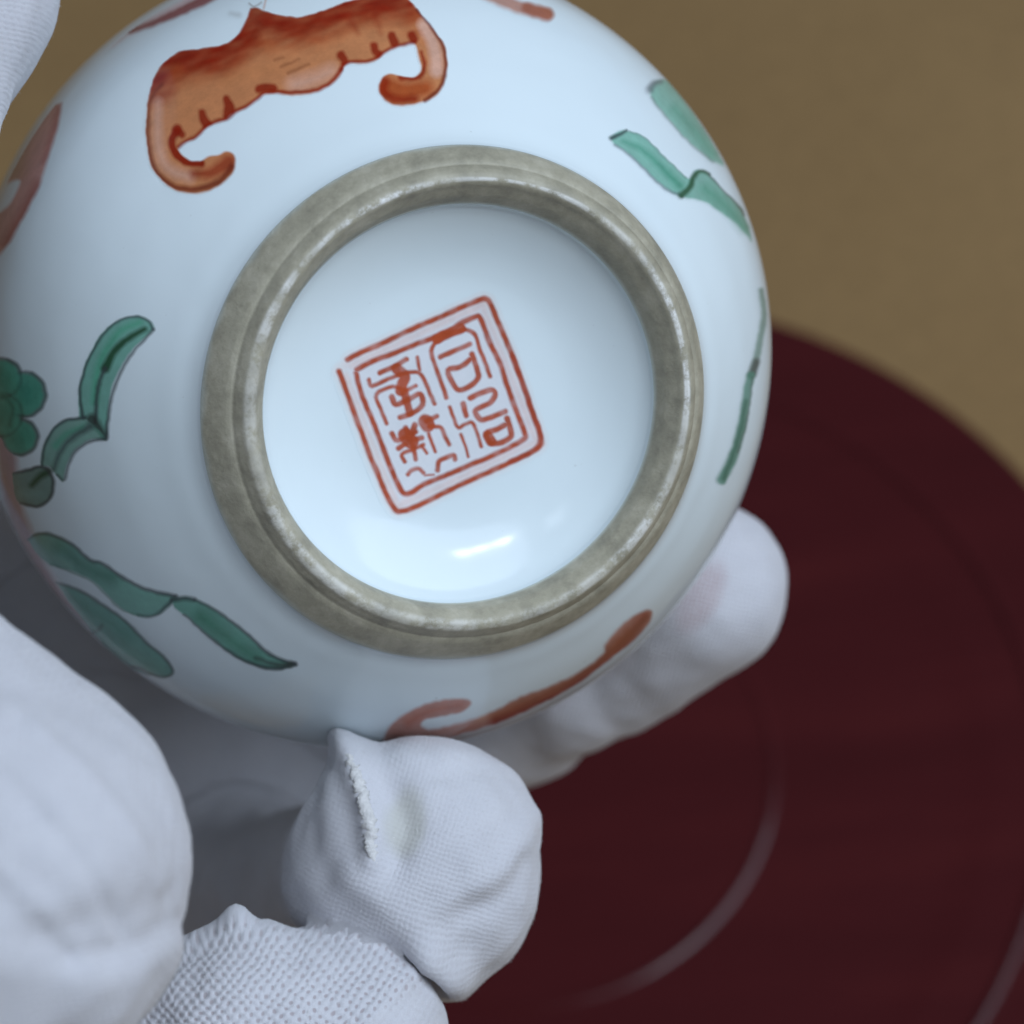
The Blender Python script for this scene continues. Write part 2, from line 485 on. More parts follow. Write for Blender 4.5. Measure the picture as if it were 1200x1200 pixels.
LA = [(93, 489), (92, 466), (96, 440), (105, 415), (121, 389), (140, 375), (159, 370), (173, 374), (181, 384), (173, 394), (156, 410), (142, 431), (132, 454), (128, 480), (125, 515), (112, 503), (104, 494)]
LA2 = [(96, 488), (72, 494), (58, 508), (50, 527), (48, 545), (60, 548), (68, 559), (75, 564), (78, 550), (82, 538), (93, 524), (108, 515), (125, 515), (112, 500)]
LA3 = [(14, 555), (30, 551), (49, 546), (61, 555), (64, 571), (58, 587), (44, 594), (26, 591), (17, 582)]
def paint_branch(p):
    p.fill(LA, GRN, .88, 1.8)
    p.stroke([(112, 470), (114, 440), (124, 412), (142, 388), (164, 378)], 8, 6, (0.07, 0.38, 0.22), .7, 4)
    p.stroke([(170, 386), (152, 396), (136, 410), (124, 432)], 6, 10, OLIVE, .95, 2.5)
    p.stroke([(124, 432), (116, 452), (112, 494)], 5, 5, LINE, .85, 2)
    p.stroke([(98, 490), (94, 462), (99, 436), (109, 412), (124, 389), (142, 375), (160, 371), (174, 376), (180, 386)], 4, 2.5, LINE, .85, 1.6)
    p.stroke([(180, 386), (168, 400), (152, 418), (140, 440), (131, 466), (127, 490), (125, 514)], 3, 4, LINE, .85, 1.8)
    p.stroke([(108, 492), (118, 503), (124, 512)], 14, 5, (.04, .04, .035), .85, 3)
    p.fill(LA2, (0.12, 0.30, 0.22), .85, 1.8)
    p.stroke([(66, 522), (80, 508), (98, 500)], 9, 6, (0.09, 0.34, 0.22), .7, 3)
    p.stroke([(106, 500), (84, 514), (70, 532), (64, 550)], 8, 4, LINE, .75, 3)
    p.stroke([(100, 489), (74, 494), (60, 508), (52, 527), (50, 545)], 4, 3, LINE, .85, 1.7)
    p.stroke([(124, 514), (106, 517), (92, 526), (82, 540), (76, 562), (68, 556)], 4, 2.5, LINE, .85, 1.8)
    p.fill(LA3, (0.11, 0.22, 0.17), .88, 1.8)
    p.stroke([(26, 578), (44, 580)], 8, 8, (.26, .42, .36), .6, 5)
    p.stroke([(38, 568), (48, 558), (58, 552)], 6, 9, OLIVE, .9, 3)
    p.stroke([(16, 554), (32, 551), (50, 547), (61, 556), (63, 572), (57, 586), (44, 593), (24, 590)], 4, 3.5, LINE, .9, 1.8)
decal('painted_leaf', (6, 360, 192, 604), 1.0, paint_branch, label='curved green leaf spray painted at the left of the foot ring')

def paint_flower(p):
    lobes = ((0, 486, 27, 26), (2, 443, 24, 23), (24, 512, 21, 21), (30, 462, 24, 26))
    rings = [[(x + a * math.cos(q), y + b * math.sin(q)) for q in np.linspace(0, 2 * math.pi, 10, endpoint=False)] for x, y, a, b in lobes]
    for L in rings: p.fill(L, LINE, .8, 2, grow=2)
    for L in rings: p.fill(L, (.085, .36, .25), .95, 2.5, grow=-1.5)
    for L, (x, y, a, b) in zip(rings, lobes):
        p.stroke([L[k] for k in (8, 9, 0, 1, 2, 3)], 3, 3, (.05, .11, .09), .6, 2)
        p.fill([(x + (u - x) * .5, y + (w - y) * .5) for u, w in L], (.05, .28, .19), .65, 6)
    p.stroke([(4, 462), (16, 478), (12, 498)], 4, 4, (.04, .15, .10), .7, 3)
decal('painted_flower', (-22, 412, 60, 540), 1.1, paint_flower, label='green flower cluster painted at the left edge')

LB = [(31, 632), (45, 624), (66, 627), (87, 639), (105, 655), (120, 660), (150, 680), (177, 692), (205, 698), (198, 711), (180, 722), (162, 722), (141, 712), (126, 697), (111, 682), (87, 670), (60, 662), (42, 648)]
LB2 = [(203, 700), (225, 700), (255, 716), (285, 738), (315, 765), (346, 778), (324, 784), (300, 780), (270, 765), (240, 741), (216, 720), (204, 712)]
LCc = [(66, 682), (87, 688), (117, 705), (150, 729), (174, 754), (192, 768), (204, 786), (195, 794), (177, 791), (150, 782), (132, 768), (117, 750), (99, 729), (81, 705)]
def paint_leaf_b(p):
    sd = p.fill(LB, GRN, .85, 2)
    m = np.clip(.5 - sd / 4, 0, 1)
    p.stroke([(70, 640), (100, 664), (130, 676)], 10, 20, DGRN, .6, 8, mask=m)
    p.stroke([(44, 646), (80, 662)], 5, 8, (.3, .5, .42), .5, 5, mask=m)
    p.stroke([(32, 632), (46, 625), (66, 628), (88, 640), (106, 656), (122, 661), (150, 680), (178, 692), (206, 698)], 3, 4, LINE, .85, 1.8)
    p.stroke([(206, 700), (192, 713), (178, 722), (162, 720)], 6, 2, LINE, .8, 2.2)
    p.stroke([(162, 721), (140, 712), (124, 696), (108, 681), (84, 670), (60, 661)], 2, 2.5, DGRN, .7, 1.8)
    sd = p.fill(LB2, (0.10, 0.34, 0.25), .88, 2)
    m = np.clip(.5 - sd / 4, 0, 1)
    p.stroke([(236, 722), (266, 746), (300, 770)], 16, 10, (.04, .20, .11), .6, 8, mask=m)
    p.stroke([(202, 702), (216, 701), (228, 702)], 6, 5, LINE, .8, 2.2)
    p.stroke([(228, 702), (256, 717), (286, 739), (316, 766), (346, 778)], 2.5, 4, LINE, .85, 1.8)
    p.stroke([(346, 778), (324, 783), (300, 779), (270, 764), (240, 741), (216, 720)], 6, 2.5, LINE, .8, 1.8)
    p.stroke([(300, 770), (322, 778), (340, 778)], 3, 7, (.06, .07, .06), .8, 3)
decal('painted_leaf', (20, 612, 358, 796), 1.0, paint_leaf_b, label='long pointed green leaf painted below the foot ring at the lower left')
def paint_leaf_c(p):
    sd = p.fill(LCc, (.12, .37, .29), .90, 2)
    m = np.clip(.5 - sd / 4, 0, 1)
    p.stroke([(84, 700), (120, 722), (150, 745)], 12, 12, (.08, .30, .22), .6, 8, mask=m)
    p.stroke([(150, 764), (186, 780)], 12, 12, (.22, .47, .37), .5, 8, mask=m)
    p.stroke([(66, 682), (88, 689), (118, 706), (150, 730), (174, 755), (192, 769), (203, 786), (194, 793), (176, 789), (164, 782), (150, 781)], 2.5, 3, LINE, .85, 1.8)
    p.stroke([(108, 742), (116, 738), (120, 733)], 2, 4, LINE, .6, 2)
decal('painted_leaf', (58, 674, 212, 802), 1.0, paint_leaf_c, label='pale green leaf painted along the lower left edge of the jar')

LD = [(714, 161), (727, 153), (738, 154), (755, 162), (771, 177), (786, 192), (801, 206), (812, 212), (808, 222), (799, 231), (782, 223), (766, 210), (748, 192), (733, 179), (720, 170)]
LD2 = [(806, 214), (812, 203), (819, 199), (832, 206), (847, 223), (861, 236), (871, 249), (881, 282), (874, 276), (860, 261), (843, 249), (828, 238), (814, 234), (801, 231)]
LE = [(760, 104), (768, 95), (781, 94), (794, 105), (805, 121), (820, 143), (834, 166), (848, 193), (836, 190), (821, 179), (804, 164), (788, 146), (771, 126), (763, 115)]
def paint_leaf_d(p):
    p.fill(LD, (.15, .42, .31), .85, 1.8)
    p.stroke([(730, 166), (752, 176), (772, 194), (796, 218)], 3, 10, (.05, .27, .17), .7, 4)
    p.stroke([(716, 162), (726, 158), (734, 153)], 5, 3, LINE, .9, 1.8)
    p.stroke([(738, 154), (755, 162), (771, 177), (786, 192), (803, 208)], 2, 2, DGRN, .7, 1.5)
    p.stroke([(720, 170), (733, 179), (748, 192), (766, 210), (782, 223), (799, 230)], 2.2, 3, (.14, .17, .19), .7, 1.6)
    p.fill(LD2, (.14, .38, .28), .85, 1.8)
    p.stroke([(826, 222), (850, 242), (872, 268)], 12, 10, (.08, .30, .2), .6, 6)
    p.stroke([(798, 229), (808, 220), (812, 208), (820, 201), (830, 204)], 8, 4, (.03, .10, .05), .92, 2)
    p.stroke([(830, 205), (847, 223), (862, 238), (872, 252)], 2, 3, LINE, .7, 1.5)
decal('painted_leaf', (706, 146, 890, 296), 1.0, paint_leaf_d, label='folded green leaf painted at the upper right of the foot ring')
def paint_leaf_e(p):
    p.fill(LE, (.18, .45, .34), .85, 2)
    p.stroke([(790, 128), (812, 152), (834, 180)], 10, 10, (.09, .34, .24), .6, 6)
    p.stroke([(761, 105), (766, 98), (774, 96)], 9, 5, (.14, .17, .19), .75, 2.5)
    p.stroke([(763, 114), (772, 127), (788, 146), (804, 164), (821, 179), (836, 190)], 2, 2, LINE, .45, 1.5)
decal('painted_leaf', (752, 86, 858, 202), 1.0, paint_leaf_e, label='green leaf painted against the upper right edge of the jar')
def paint_leaf_f(p):
    p.stroke([(891, 340), (895, 368), (891, 395), (885, 424), (879, 440)], 6, 9, (.13, .26, .2), .8, 2)
    p.stroke([(886, 424), (881, 438)], 9, 10, LINE, .8, 2.5)
    p.stroke([(879, 440), (875, 461), (870, 493), (862, 525), (853, 547), (845, 562)], 10, 12, (.09, .27, .2), .88, 2)
    p.stroke([(873, 470), (868, 500), (858, 534), (847, 560)], 4, 6, (.03, .14, .09), .75, 2.5)
    p.stroke([(881, 442), (879, 466), (873, 500), (864, 530)], 2, 2, LINE, .6, 1.4)
decal('painted_leaf', (836, 330, 902, 572), 0.9, paint_leaf_f, label='narrow green leaf painted down the right edge of the jar')

LG = [(448, 868), (457, 850), (481, 832), (511, 821), (541, 818), (552, 823), (544, 833), (520, 839), (499, 843), (494, 850), (508, 854), (544, 845), (580, 832), (610, 816), (646, 803), (679, 787), (706, 766), (709, 754), (727, 733), (748, 718), (763, 715), (761, 729), (742, 751), (718, 769), (688, 793), (652, 815), (616, 833), (580, 848), (544, 859), (505, 868), (469, 873)]
def paint_tail(p):
    sd = p.fill(LG, (.46, .15, .085), .85, 2)
    m = np.clip(.5 - sd / 4, 0, 1)
    p.stroke([(582, 842), (620, 824), (660, 806), (700, 778), (730, 752), (756, 722)], 18, 16, (.27, .038, .022), .85, 6, mask=m)
    p.stroke([(540, 826), (505, 832), (478, 846)], 8, 10, (.42, .10, .045), .6, 5, mask=m)
    p.stroke([(716, 760), (736, 742)], 8, 10, (.34, .07, .03), .6, 5, mask=m)
decal('painted_bat', (440, 706, 772, 880), 1.0, paint_tail, label='thin red bat wing with a hooked tip painted at the lower edge')
def paint_tip(p):
    p.stroke([(556, -14), (582, -2), (606, 8), (628, 14), (641, 17)], 14, 15, (.48, .19, .11), .85, 3)
    p.stroke([(618, 10), (641, 17)], 14, 15, (.38, .095, .04), .75, 3)
decal('painted_bat', (540, -24, 660, 34), 1.0, paint_tip, label='tip of a red bat wing painted at the top edge')
def paint_peach_top(p):
    p.fill([(120, 50), (157, 30), (200, 8), (240, -14), (256, -8), (238, 3), (203, 20), (158, 38), (128, 56)], (.62, .38, .38), .75, 4)
    p.stroke([(152, 38), (180, 28), (203, 18), (223, 9), (237, 2), (252, -6)], 5, 12, (.24, .05, .06), .9, 2)
decal('painted_peach_and_reflection', (110, -22, 266, 66), 1.0, paint_peach_top, label='dark red outline of a peach at the upper left edge')
def paint_peach(p):
    L = [(73, 121), (68, 149), (58, 181), (46, 219), (30, 251), (12, 283), (-8, 304), (-14, 262), (8, 243), (22, 220), (20, 211), (-14, 224), (-14, 190), (15, 150), (42, 128)]
    sd = p.fill(L, (.52, .20, .155), .85, 2.5)
    m = np.clip(.5 - sd / 5, 0, 1)
    p.stroke([(72, 124), (66, 152), (55, 188)], 12, 8, (.38, .12, .11), .7, 5, mask=m)
    p.stroke([(46, 219), (28, 253), (8, 287)], 14, 14, (.32, .085, .07), .7, 6, mask=m)
    p.stroke([(20, 160), (20, 200)], 20, 16, (.44, .26, .17), .6, 9, mask=m)
decal('painted_peach_and_reflection', (-20, 112, 84, 312), 1.0, paint_peach, label='dull pink peach at the left edge beside the thumb')
def paint_edge_reflection(p):  # pink reflection along the jar's limb, painted on as enamel colour
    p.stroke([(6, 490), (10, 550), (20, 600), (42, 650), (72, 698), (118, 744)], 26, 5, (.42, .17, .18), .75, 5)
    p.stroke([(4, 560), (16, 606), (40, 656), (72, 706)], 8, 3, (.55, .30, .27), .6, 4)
decal('painted_peach_and_reflection', (-18, 490, 126, 760), 1.2, paint_edge_reflection, label='thin pink reflection painted along the lower left edge')

SEAL_OUT = [[(407, 421), (425, 412), (446, 403), (467, 393), (495, 380), (510, 374), (536, 362), (559, 352.5), (568, 350), (574, 355), (582, 374), (592, 397), (601, 419), (610, 443), (617, 463), (622, 479), (630, 499), (634, 514), (632, 523), (618, 532), (597, 542), (575, 552), (548, 564), (527, 574), (509, 583), (486, 594), (471, 599), (463, 597), (454, 582), (443, 556), (433, 533), (423, 505), (415, 484), (411, 472), (407, 462), (402, 448), (397, 435)],
            [(418, 433), (437, 423), (460, 414.5), (483, 405), (507, 396), (529, 387), (538, 380), (557, 371), (562, 372), (567, 383), (574, 402), (585, 424), (594, 451), (600, 468), (607, 487), (615, 508), (613, 515), (595, 525), (572, 536), (548, 546), (521, 557.5), (496, 568), (482, 577), (473, 578), (466, 567), (454, 539), (445, 515), (436, 492), (427, 471), (421, 453), (417, 437)]]
SEAL_STK = [  # points, width
    ([(523, 466), (517, 448), (510, 429), (505.5, 411), (514, 398), (538, 387), (548, 387), (557, 393), (562, 409), (568, 424), (574, 441)], 3.6),
    ([(512, 397), (524, 391), (540, 385)], 8.5),
    ([(516, 418), (530, 412), (550, 403.5)], 4.2),
    ([(553, 415), (559, 433), (560, 443), (551, 452), (538, 457), (531, 450), (525, 434), (539, 430), (551, 421)], 4.6),
    ([(551, 466.5), (562, 461), (576, 457), (580, 462), (575, 471), (566, 476), (557, 481), (560, 489), (566, 492), (580, 487), (592, 482)], 4.6),
    ([(594, 490), (599, 507), (596, 514), (585, 519), (574, 519), (569.5, 508), (582, 503), (592, 498)], 4.8),
    ([(572, 511), (576, 517)], 8),
    ([(527, 477), (532, 491), (537, 501), (545, 497), (553, 495), (558, 505), (564, 523)], 3.2),
    ([(542.5, 473), (546, 487)], 4.4),
    ([(540, 509), (545, 522), (548.5, 535)], 2.6),
    ([(445, 437), (460, 430), (476, 421)], 4.2),
    ([(432, 445), (436, 452), (455, 444), (474, 437), (490, 436.5), (498, 447), (504, 462), (509, 473)], 3.6),
    ([(489, 419), (491.5, 433)], 3),
    ([(465, 432), (474, 441), (471, 450), (469, 458)], 9),
    ([(453, 496), (445, 477), (441, 462), (460, 453), (474, 457), (487, 452)], 3.4),
    ([(459, 465), (464, 474), (480, 467), (492, 462), (495, 474), (483, 484), (469, 489)], 4.6),
    ([(474, 460), (477, 472), (480, 484)], 6.5),
    ([(459, 508), (466, 516), (487, 506)], 4.2),
    ([(475, 501), (480, 514), (485, 528), (487, 538)], 4),
    ([(486, 498), (482, 508), (478, 514)], 5),
    ([(467, 525), (480, 517), (494, 513)], 4.4),
    ([(474, 541), (471, 532), (483, 527), (496, 521)], 3.4),
    ([(475, 510), (482, 518)], 12),
    ([(499, 494), (501, 498)], 12),
    ([(500, 493), (511.5, 487.5)], 4),
    ([(503, 499), (510, 500), (517, 501.5), (522, 513), (526.5, 521)], 3.6),
    ([(502, 508), (506, 519), (510, 529)], 3),
    ([(494, 522), (500, 531)], 2.6),
    ([(478, 556), (482, 551.5), (490, 549), (496, 554)], 3.4),
    ([(498, 557), (508, 556)], 1.6),
    ([(512.5, 551), (514, 541), (522, 536.5), (531, 533.5), (533, 538)], 4),
]
def paint_seal(p):
    p.fill([(403, 425), (567, 350), (636, 518), (467, 600)], (.72, .56, .60), .30, 5, curve=False)
    p.stroke(SEAL_OUT[0] + [(404, 428)], 13, 13, (.76, .52, .46), .30, 4)
    p.stroke([(414, 428), (558, 362), (568, 366), (624, 510), (620, 520), (474, 588), (462, 582), (406, 440)], 8, 8, (.76, .50, .44), .35, 3)
    nz = np.array([noise.noise(Vector((x * .09, y * .09, 1.1))) for x, y in p.P])
    m = np.clip(0.97 + .25 * nz, .6, 1)
    p.J = p.P + (p.J - p.P) * .6
    for L in SEAL_OUT:
        p.stroke(L, 6.6, 6.4, (.43, .072, .026), .97, 1.7, mask=m)
    p.stroke([(600, 418), (612, 448), (624, 484), (633, 514), (622, 530), (598, 541)], 6, 6, (.38, .06, .03), .6, 1.6)
    for L, w in SEAL_STK:
        p.stroke(L, w * 1.5, w * 1.42, (.45, .078, .028), .95, 1.5, mask=m)
decal('seal_mark', (388, 340, 646, 610), 0.8, paint_seal, on='base', label='red square seal mark of four seal script characters in a double frame')

# ------------------------------------------------------------------ gloved hand (one continuous surface)
def W(px, py, d): return np.array(at(px, py, d))
R_ = lambda px, d: px * d / F_PX        # pixel radius -> metres
FINGERS = {   # joints: (px, py, depth, radius in metres)
    'index': [(0, 770, .268, .0100), (240, 700, .278, .0090), (470, 806, .270, .0082), (590, 816, .258, .0080), (690, 764, .249, .0079), (815, 690, .241, .0079)],
    'middle': [(40, 1030, .276, .0100), (265, 1075, .268, .0088), (420, 1060, .238, .0090), (483, 1018, .212, .0088), (489, 1010, .208, .0089), (510, 1055, .209, .0066)],
    'ring': [(-150, 1230, .275, .0115), (-60, 1330, .235, .0095), (120, 1290, .206, .0090), (300, 1235, .201, .0088), (400, 1222, .202, .0080)],
    'little': [(-220, 1380, .275, .0105), (-120, 1500, .240, .0088), (60, 1490, .212, .0080), (230, 1450, .205, .0072)],
    'thumb': [(-160, 1080, .200, .0130), (-45, 1030, .170, .0136), (-330, 720, .170, .0105), (-275, 420, .178, .0088), (-180, 180, .190, .0088), (-104, -20, .200, .0098), (-88, -70, .203, .0086)],
}
PALM = [((-120, 640, .268, .010), (20, 800, .270, .011)), ((20, 800, .270, .011), (90, 880, .272, .011)), ((90, 880, .272, .011), (-300, 1150, .290, .019)), ((90, 880, .272, .011), (300, 900, .276, .010)), ((300, 900, .276, .010), (380, 1000, .272, .009)), ((90, 880, .272, .011), (250, 990, .274, .010)), ((20, 800, .270, .011), (-300, 1150, .290, .019)), ((-120, 640, .268, .010), (-300, 1150, .290, .019)), ((-150, 1230, .290, .014), (-300, 1250, .285, .019)),
        ((-220, 1360, .285, .013), (-350, 1300, .285, .018)), ((-300, 1150, .285, .019), (-200, 1090, .210, .0145)), ((-320, 1200, .285, .021), (-760, 1560, .300, .026)), ((-760, 1560, .300, .026), (-1150, 1900, .310, .030))]

def cap(P, a, b, ra, rb):
    ab = b - a
    q = P - a.astype(P.dtype)
    h = np.clip((q @ ab.astype(P.dtype)) / P.dtype.type(max(ab @ ab, 1e-12)), 0, 1)
    return np.sqrt(((q - h[:, None] * ab.astype(P.dtype)) ** 2).sum(1)) - (ra + h * (rb - ra))
def smin(a, b, k):
    h = np.clip(0.5 + 0.5 * (b - a) / k, 0, 1)
    return b + (a - b) * h - k * h * (1 - h)
FJ = {k: [(W(*j[:3]), j[3]) for j in v_] for k, v_ in FINGERS.items()}
PJ = [((W(*a[:3]), a[3]), (W(*b[:3]), b[3])) for a, b in PALM]
def d_palm(P):
    d = None
    for (a, ra), (b, rb) in PJ:
        e = cap(P, a, b, ra, rb)
        d = e if d is None else smin(d, e, .008)
    return d
def d_finger(P, J):
    d = None
    for (a, ra), (b, rb) in zip(J[:-1], J[1:]):
        e = cap(P, a, b, ra, rb)
        d = e if d is None else smin(d, e, .0025)
    return d
def sdf(P):
    dp = d_palm(P)
    tot = None
    for k, J in FJ.items():
        e = smin(d_finger(P, J), dp, .006)
        tot = e if tot is None else smin(tot, e, .0008)
    return tot

def surface_nets(lo, hi, h):
    n = np.ceil((hi - lo) / h).astype(int) + 1
    ax = [lo[i] + h * np.arange(n[i]) for i in range(3)]
    # coarse pass, then only the blocks near the surface
    Fv = np.full(n, 1.0, np.float32)
    B = 8
    bc = [np.arange(0, n[i], B) for i in range(3)]
    cx, cy, cz = np.meshgrid(*bc, indexing='ij')
    ctr = np.stack([lo[0] + h * (cx + B / 2), lo[1] + h * (cy + B / 2), lo[2] + h * (cz + B / 2)], -1).reshape(-1, 3).astype(np.float32)
    dc = sdf(ctr)
    lim = h * B * 0.9 + .005
    Bi = np.stack([cx, cy, cz], -1).reshape(-1, 3)
    for (i, j, k), d in zip(Bi, dc):
        sl = (slice(i, min(i + B, n[0])), slice(j, min(j + B, n[1])), slice(k, min(k + B, n[2])))
        if abs(d) > lim:
            Fv[sl] = d
    near = Bi[np.abs(dc) <= lim]
    off = np.stack(np.meshgrid(*[np.arange(B)] * 3, indexing='ij'), -1).reshape(-1, 3)
    for s0 in range(0, len(near), 400):
        I = (near[s0:s0 + 400, None, :] + off[None]).reshape(-1, 3)
        I = I[(I < n).all(1)]
        Pq = (lo + h * I).astype(np.float32)
        Fv[I[:, 0], I[:, 1], I[:, 2]] = sdf(Pq)
    S = Fv < 0
    c8 = [(a, b, c_) for a in (0, 1) for b in (0, 1) for c_ in (0, 1)]
    sub = lambda A, o_: A[o_[0]:n[0] - 1 + o_[0], o_[1]:n[1] - 1 + o_[1], o_[2]:n[2] - 1 + o_[2]]
    cnt = sum(sub(S, o_).astype(np.int8) for o_ in c8)
    act = (cnt > 0) & (cnt < 8)
    I = np.argwhere(act)
    vid = np.full(act.shape, -1, np.int64)
    vid[act] = np.arange(len(I))
    acc = np.zeros((len(I), 3)); w = np.zeros(len(I))
    for o1 in c8:
        for axx in range(3):
            if o1[axx]: continue
            o2 = list(o1); o2[axx] = 1
            f1 = Fv[I[:, 0] + o1[0], I[:, 1] + o1[1], I[:, 2] + o1[2]]
            f2 = Fv[I[:, 0] + o2[0], I[:, 1] + o2[1], I[:, 2] + o2[2]]
            m = (f1 < 0) != (f2 < 0)
            t_ = np.where(m, f1 / np.where(m, f1 - f2, 1), 0)
            p_ = np.array(o1, float)[None] + t_[:, None] * np.eye(3)[axx][None]
            acc[m] += p_[m]; w[m] += 1
    V = lo + h * (I + acc / w[:, None])
    faces = []
    for axx in range(3):
        o = [0, 0, 0]; o[axx] = 1
        s1 = S[:n[0] - o[0], :n[1] - o[1], :n[2] - o[2]]
        s2 = S[o[0]:, o[1]:, o[2]:]
        E = np.argwhere(s1 != s2)
        u, v_ = [(1, 2), (2, 0), (0, 1)][axx]
        E = E[(E[:, u] > 0) & (E[:, v_] > 0) & (E[:, u] < n[u] - 1) & (E[:, v_] < n[v_] - 1)]
        du = np.zeros(3, int); du[u] = 1; dv = np.zeros(3, int); dv[v_] = 1
        q = [E - du - dv, E - dv, E, E - du]
        q = np.stack([vid[x[:, 0], x[:, 1], x[:, 2]] for x in q], 1)
        fl = ~s1[E[:, 0], E[:, 1], E[:, 2]]
        q[fl] = q[fl][:, ::-1]
        faces.append(q[(q >= 0).all(1)])
    return V, np.concatenate(faces)

allp = np.array([p for J in FJ.values() for p, _ in J] + [p for ab in PJ for p, _ in ab])
lo = allp.min(0) - .036; hi = allp.max(0) + .036
V, Fq = surface_nets(lo, hi, 0.0010)
tmp = bpy.data.meshes.new('glove_rough')
tmp.from_pydata(V.tolist(), [], Fq.tolist())
to = bpy.data.objects.new('glove_rough', tmp)
C.objects.link(to)
sub_m = to.modifiers.new('s', 'SUBSURF'); sub_m.levels = 1
bpy.context.view_layer.update()
ev = to.evaluated_get(bpy.context.evaluated_depsgraph_get())
gm = bpy.data.meshes.new_from_object(ev)
bpy.data.objects.remove(to); bpy.data.meshes.remove(tmp)
nv = len(gm.vertices)
V = np.empty(nv * 3, np.float32); gm.vertices.foreach_get('co', V); V = V.reshape(-1, 3).astype(np.float64)
def grad(P, e=2e-4):
    g = np.stack([sdf(P + np.eye(3)[i] * e) - sdf(P - np.eye(3)[i] * e) for i in range(3)], 1)
    return g / (np.linalg.norm(g, axis=1, keepdims=True) + 1e-12)
for _ in range(2):
    N = grad(V)
    V -= N * sdf(V)[:, None]
N = grad(V)

# which finger each point belongs to, and cloth coordinates along / around it
names = list(FJ)
best = np.full(nv, 1e9); UV = np.zeros((nv, 2)); who = np.zeros(nv, int)
chains = [FJ[k] for k in names] + [[a, b] for a, b in PJ]
for ci, J in enumerate(chains):
    L0 = 0.0
    for (a, ra), (b, rb) in zip(J[:-1], J[1:]):
        ab = b - a; ln = np.linalg.norm(ab); tdir = ab / ln
        raw = (V - a) @ tdir
        h = np.clip(raw / ln, 0, 1)
        q = V - a - h[:, None] * ab
        d = np.linalg.norm(q, axis=1) - (ra + h * (rb - ra))
        tocam = np.array(CAM_LOC) - a
        e1 = tocam - (tocam @ tdir) * tdir; e1 /= np.linalg.norm(e1)
        e2 = np.cross(tdir, e1)
        q2 = V - a - raw[:, None] * tdir
        angc = np.arctan2(q2 @ e2, q2 @ e1)
        m = d < best
        best[m] = d[m]; who[m] = ci
        UV[m, 0] = L0 + raw[m]; UV[m, 1] = angc[m] * 0.009
        L0 += ln
right = np.array(CAM_ROT @ Vector((1, 0, 0))); up = np.array(CAM_ROT @ Vector((0, 1, 0)))
for nm_, an_ in (('middle', .45), ('thumb', .9), ('ring', .12), ('index', .55), ('little', .1)):
    m = who == names.index(nm_)
    ca_, sa_ = math.cos(an_), math.sin(an_)
    UV[m, 0] = V[m] @ (right * ca_ + up * sa_); UV[m, 1] = V[m] @ (up * ca_ - right * sa_)
UV[who == names.index('ring')] *= 1.2
UV[np.isin(who, [names.index(q_) for q_ in ('middle', 'thumb', 'index')])] *= 1.75
m = who >= len(names)
UV[m, 0] = V[m] @ right; UV[m, 1] = V[m] @ up

# image position of each point, used to place folds and seams on the cloth
Pc = (V - np.array(CAM_LOC)) @ np.array(CAM_ROT)
PX = np.stack([600 + F_PX * Pc[:, 0] / -Pc[:, 2], 600 - F_PX * Pc[:, 1] / -Pc[:, 2]], 1)
front = (N * (np.array(CAM_LOC) - V)).sum(1) > 0
disp = np.zeros(nv)
def ridge(L, w, hgt, f):
    d, t_ = seg_dist(PX, spline(L, 5) if len(L) > 2 else np.array(L, float))
    k = names.index(f)
    return np.where((who == k), hgt * np.exp(-(d / w) ** 2), 0)
nz1 = np.array([noise.noise(Vector(p) * 160) for p in V]); nz2 = np.array([noise.noise(Vector(p) * 420) for p in V])
nz3 = np.array([noise.noise(Vector((p[0] * 70, p[1] * 190, p[2] * 120))) for p in V])
disp += nz1 * .00045 + nz2 * .00022 + nz3 * .00035
# seam round the middle fingertip with the gathered nub and the dimple beside it
disp += ridge([(398, 866), (414, 900), (428, 940), (434, 980), (440, 1010)], 13, .0009, 'middle')
disp += ridge([(396, 862), (408, 872)], 24, .0022, 'middle')
disp -= ridge([(462, 930), (472, 965), (462, 1000)], 24, .0011, 'middle')
disp += ridge([(420, 1030), (470, 1080), (520, 1130)], 22, .0007, 'middle')
disp += ridge([(500, 1112), (532, 1142)], 22, .0016, 'middle')
for L, w, hg in (([(560, 1040), (600, 1010), (622, 960)], 15, .00035), ([(545, 1075), (588, 1050), (612, 1010)], 12, -.0004), ([(370, 930), (362, 980), (378, 1030)], 14, -.0004), ([(452, 890), (500, 905), (560, 900)], 13, -.0003)):
    disp += ridge(L, w, hg, 'middle')
# folds on the index finger behind the jar
for L, w, hg in (([(760, 780), (800, 845)], 26, .0005), ([(690, 800), (735, 890)], 24, -.0008), ([(640, 840), (668, 912)], 24, .0006)):
    disp += ridge(L, w, hg, 'index')
# seam nub and binding edge on the ring finger
disp += ridge([(278, 1068), (296, 1050), (316, 1056)], 20, .0020, 'ring')
disp += ridge([(296, 1056), (240, 1085), (180, 1125), (110, 1170)], 14, .0006, 'ring')
disp += ridge([(500, 1120), (460, 1165), (420, 1210)], 12, .0003, 'ring')
# folds at the base of the thumb
for L, w, hg in (([(0, 850), (60, 920), (110, 1010)], 40, .0005), ([(60, 1100), (140, 1090), (210, 1060)], 34, -.0006), ([(20, 980), (70, 1030)], 40, .0003), ([(-10, 900), (70, 985), (150, 1095)], 12, -.00035), ([(40, 860), (120, 935), (190, 1035)], 13, .0003), ([(90, 1125), (150, 1118), (215, 1085)], 14, -.0005), ([(-10, 1010), (60, 1075), (110, 1130)], 14, .0003)):
    disp += ridge(L, w, hg, 'thumb')
disp = np.where(who == names.index('index'), disp * .55, disp)
opn_i = np.where(who == names.index('index'), .22, 0)
V += N * disp[:, None]

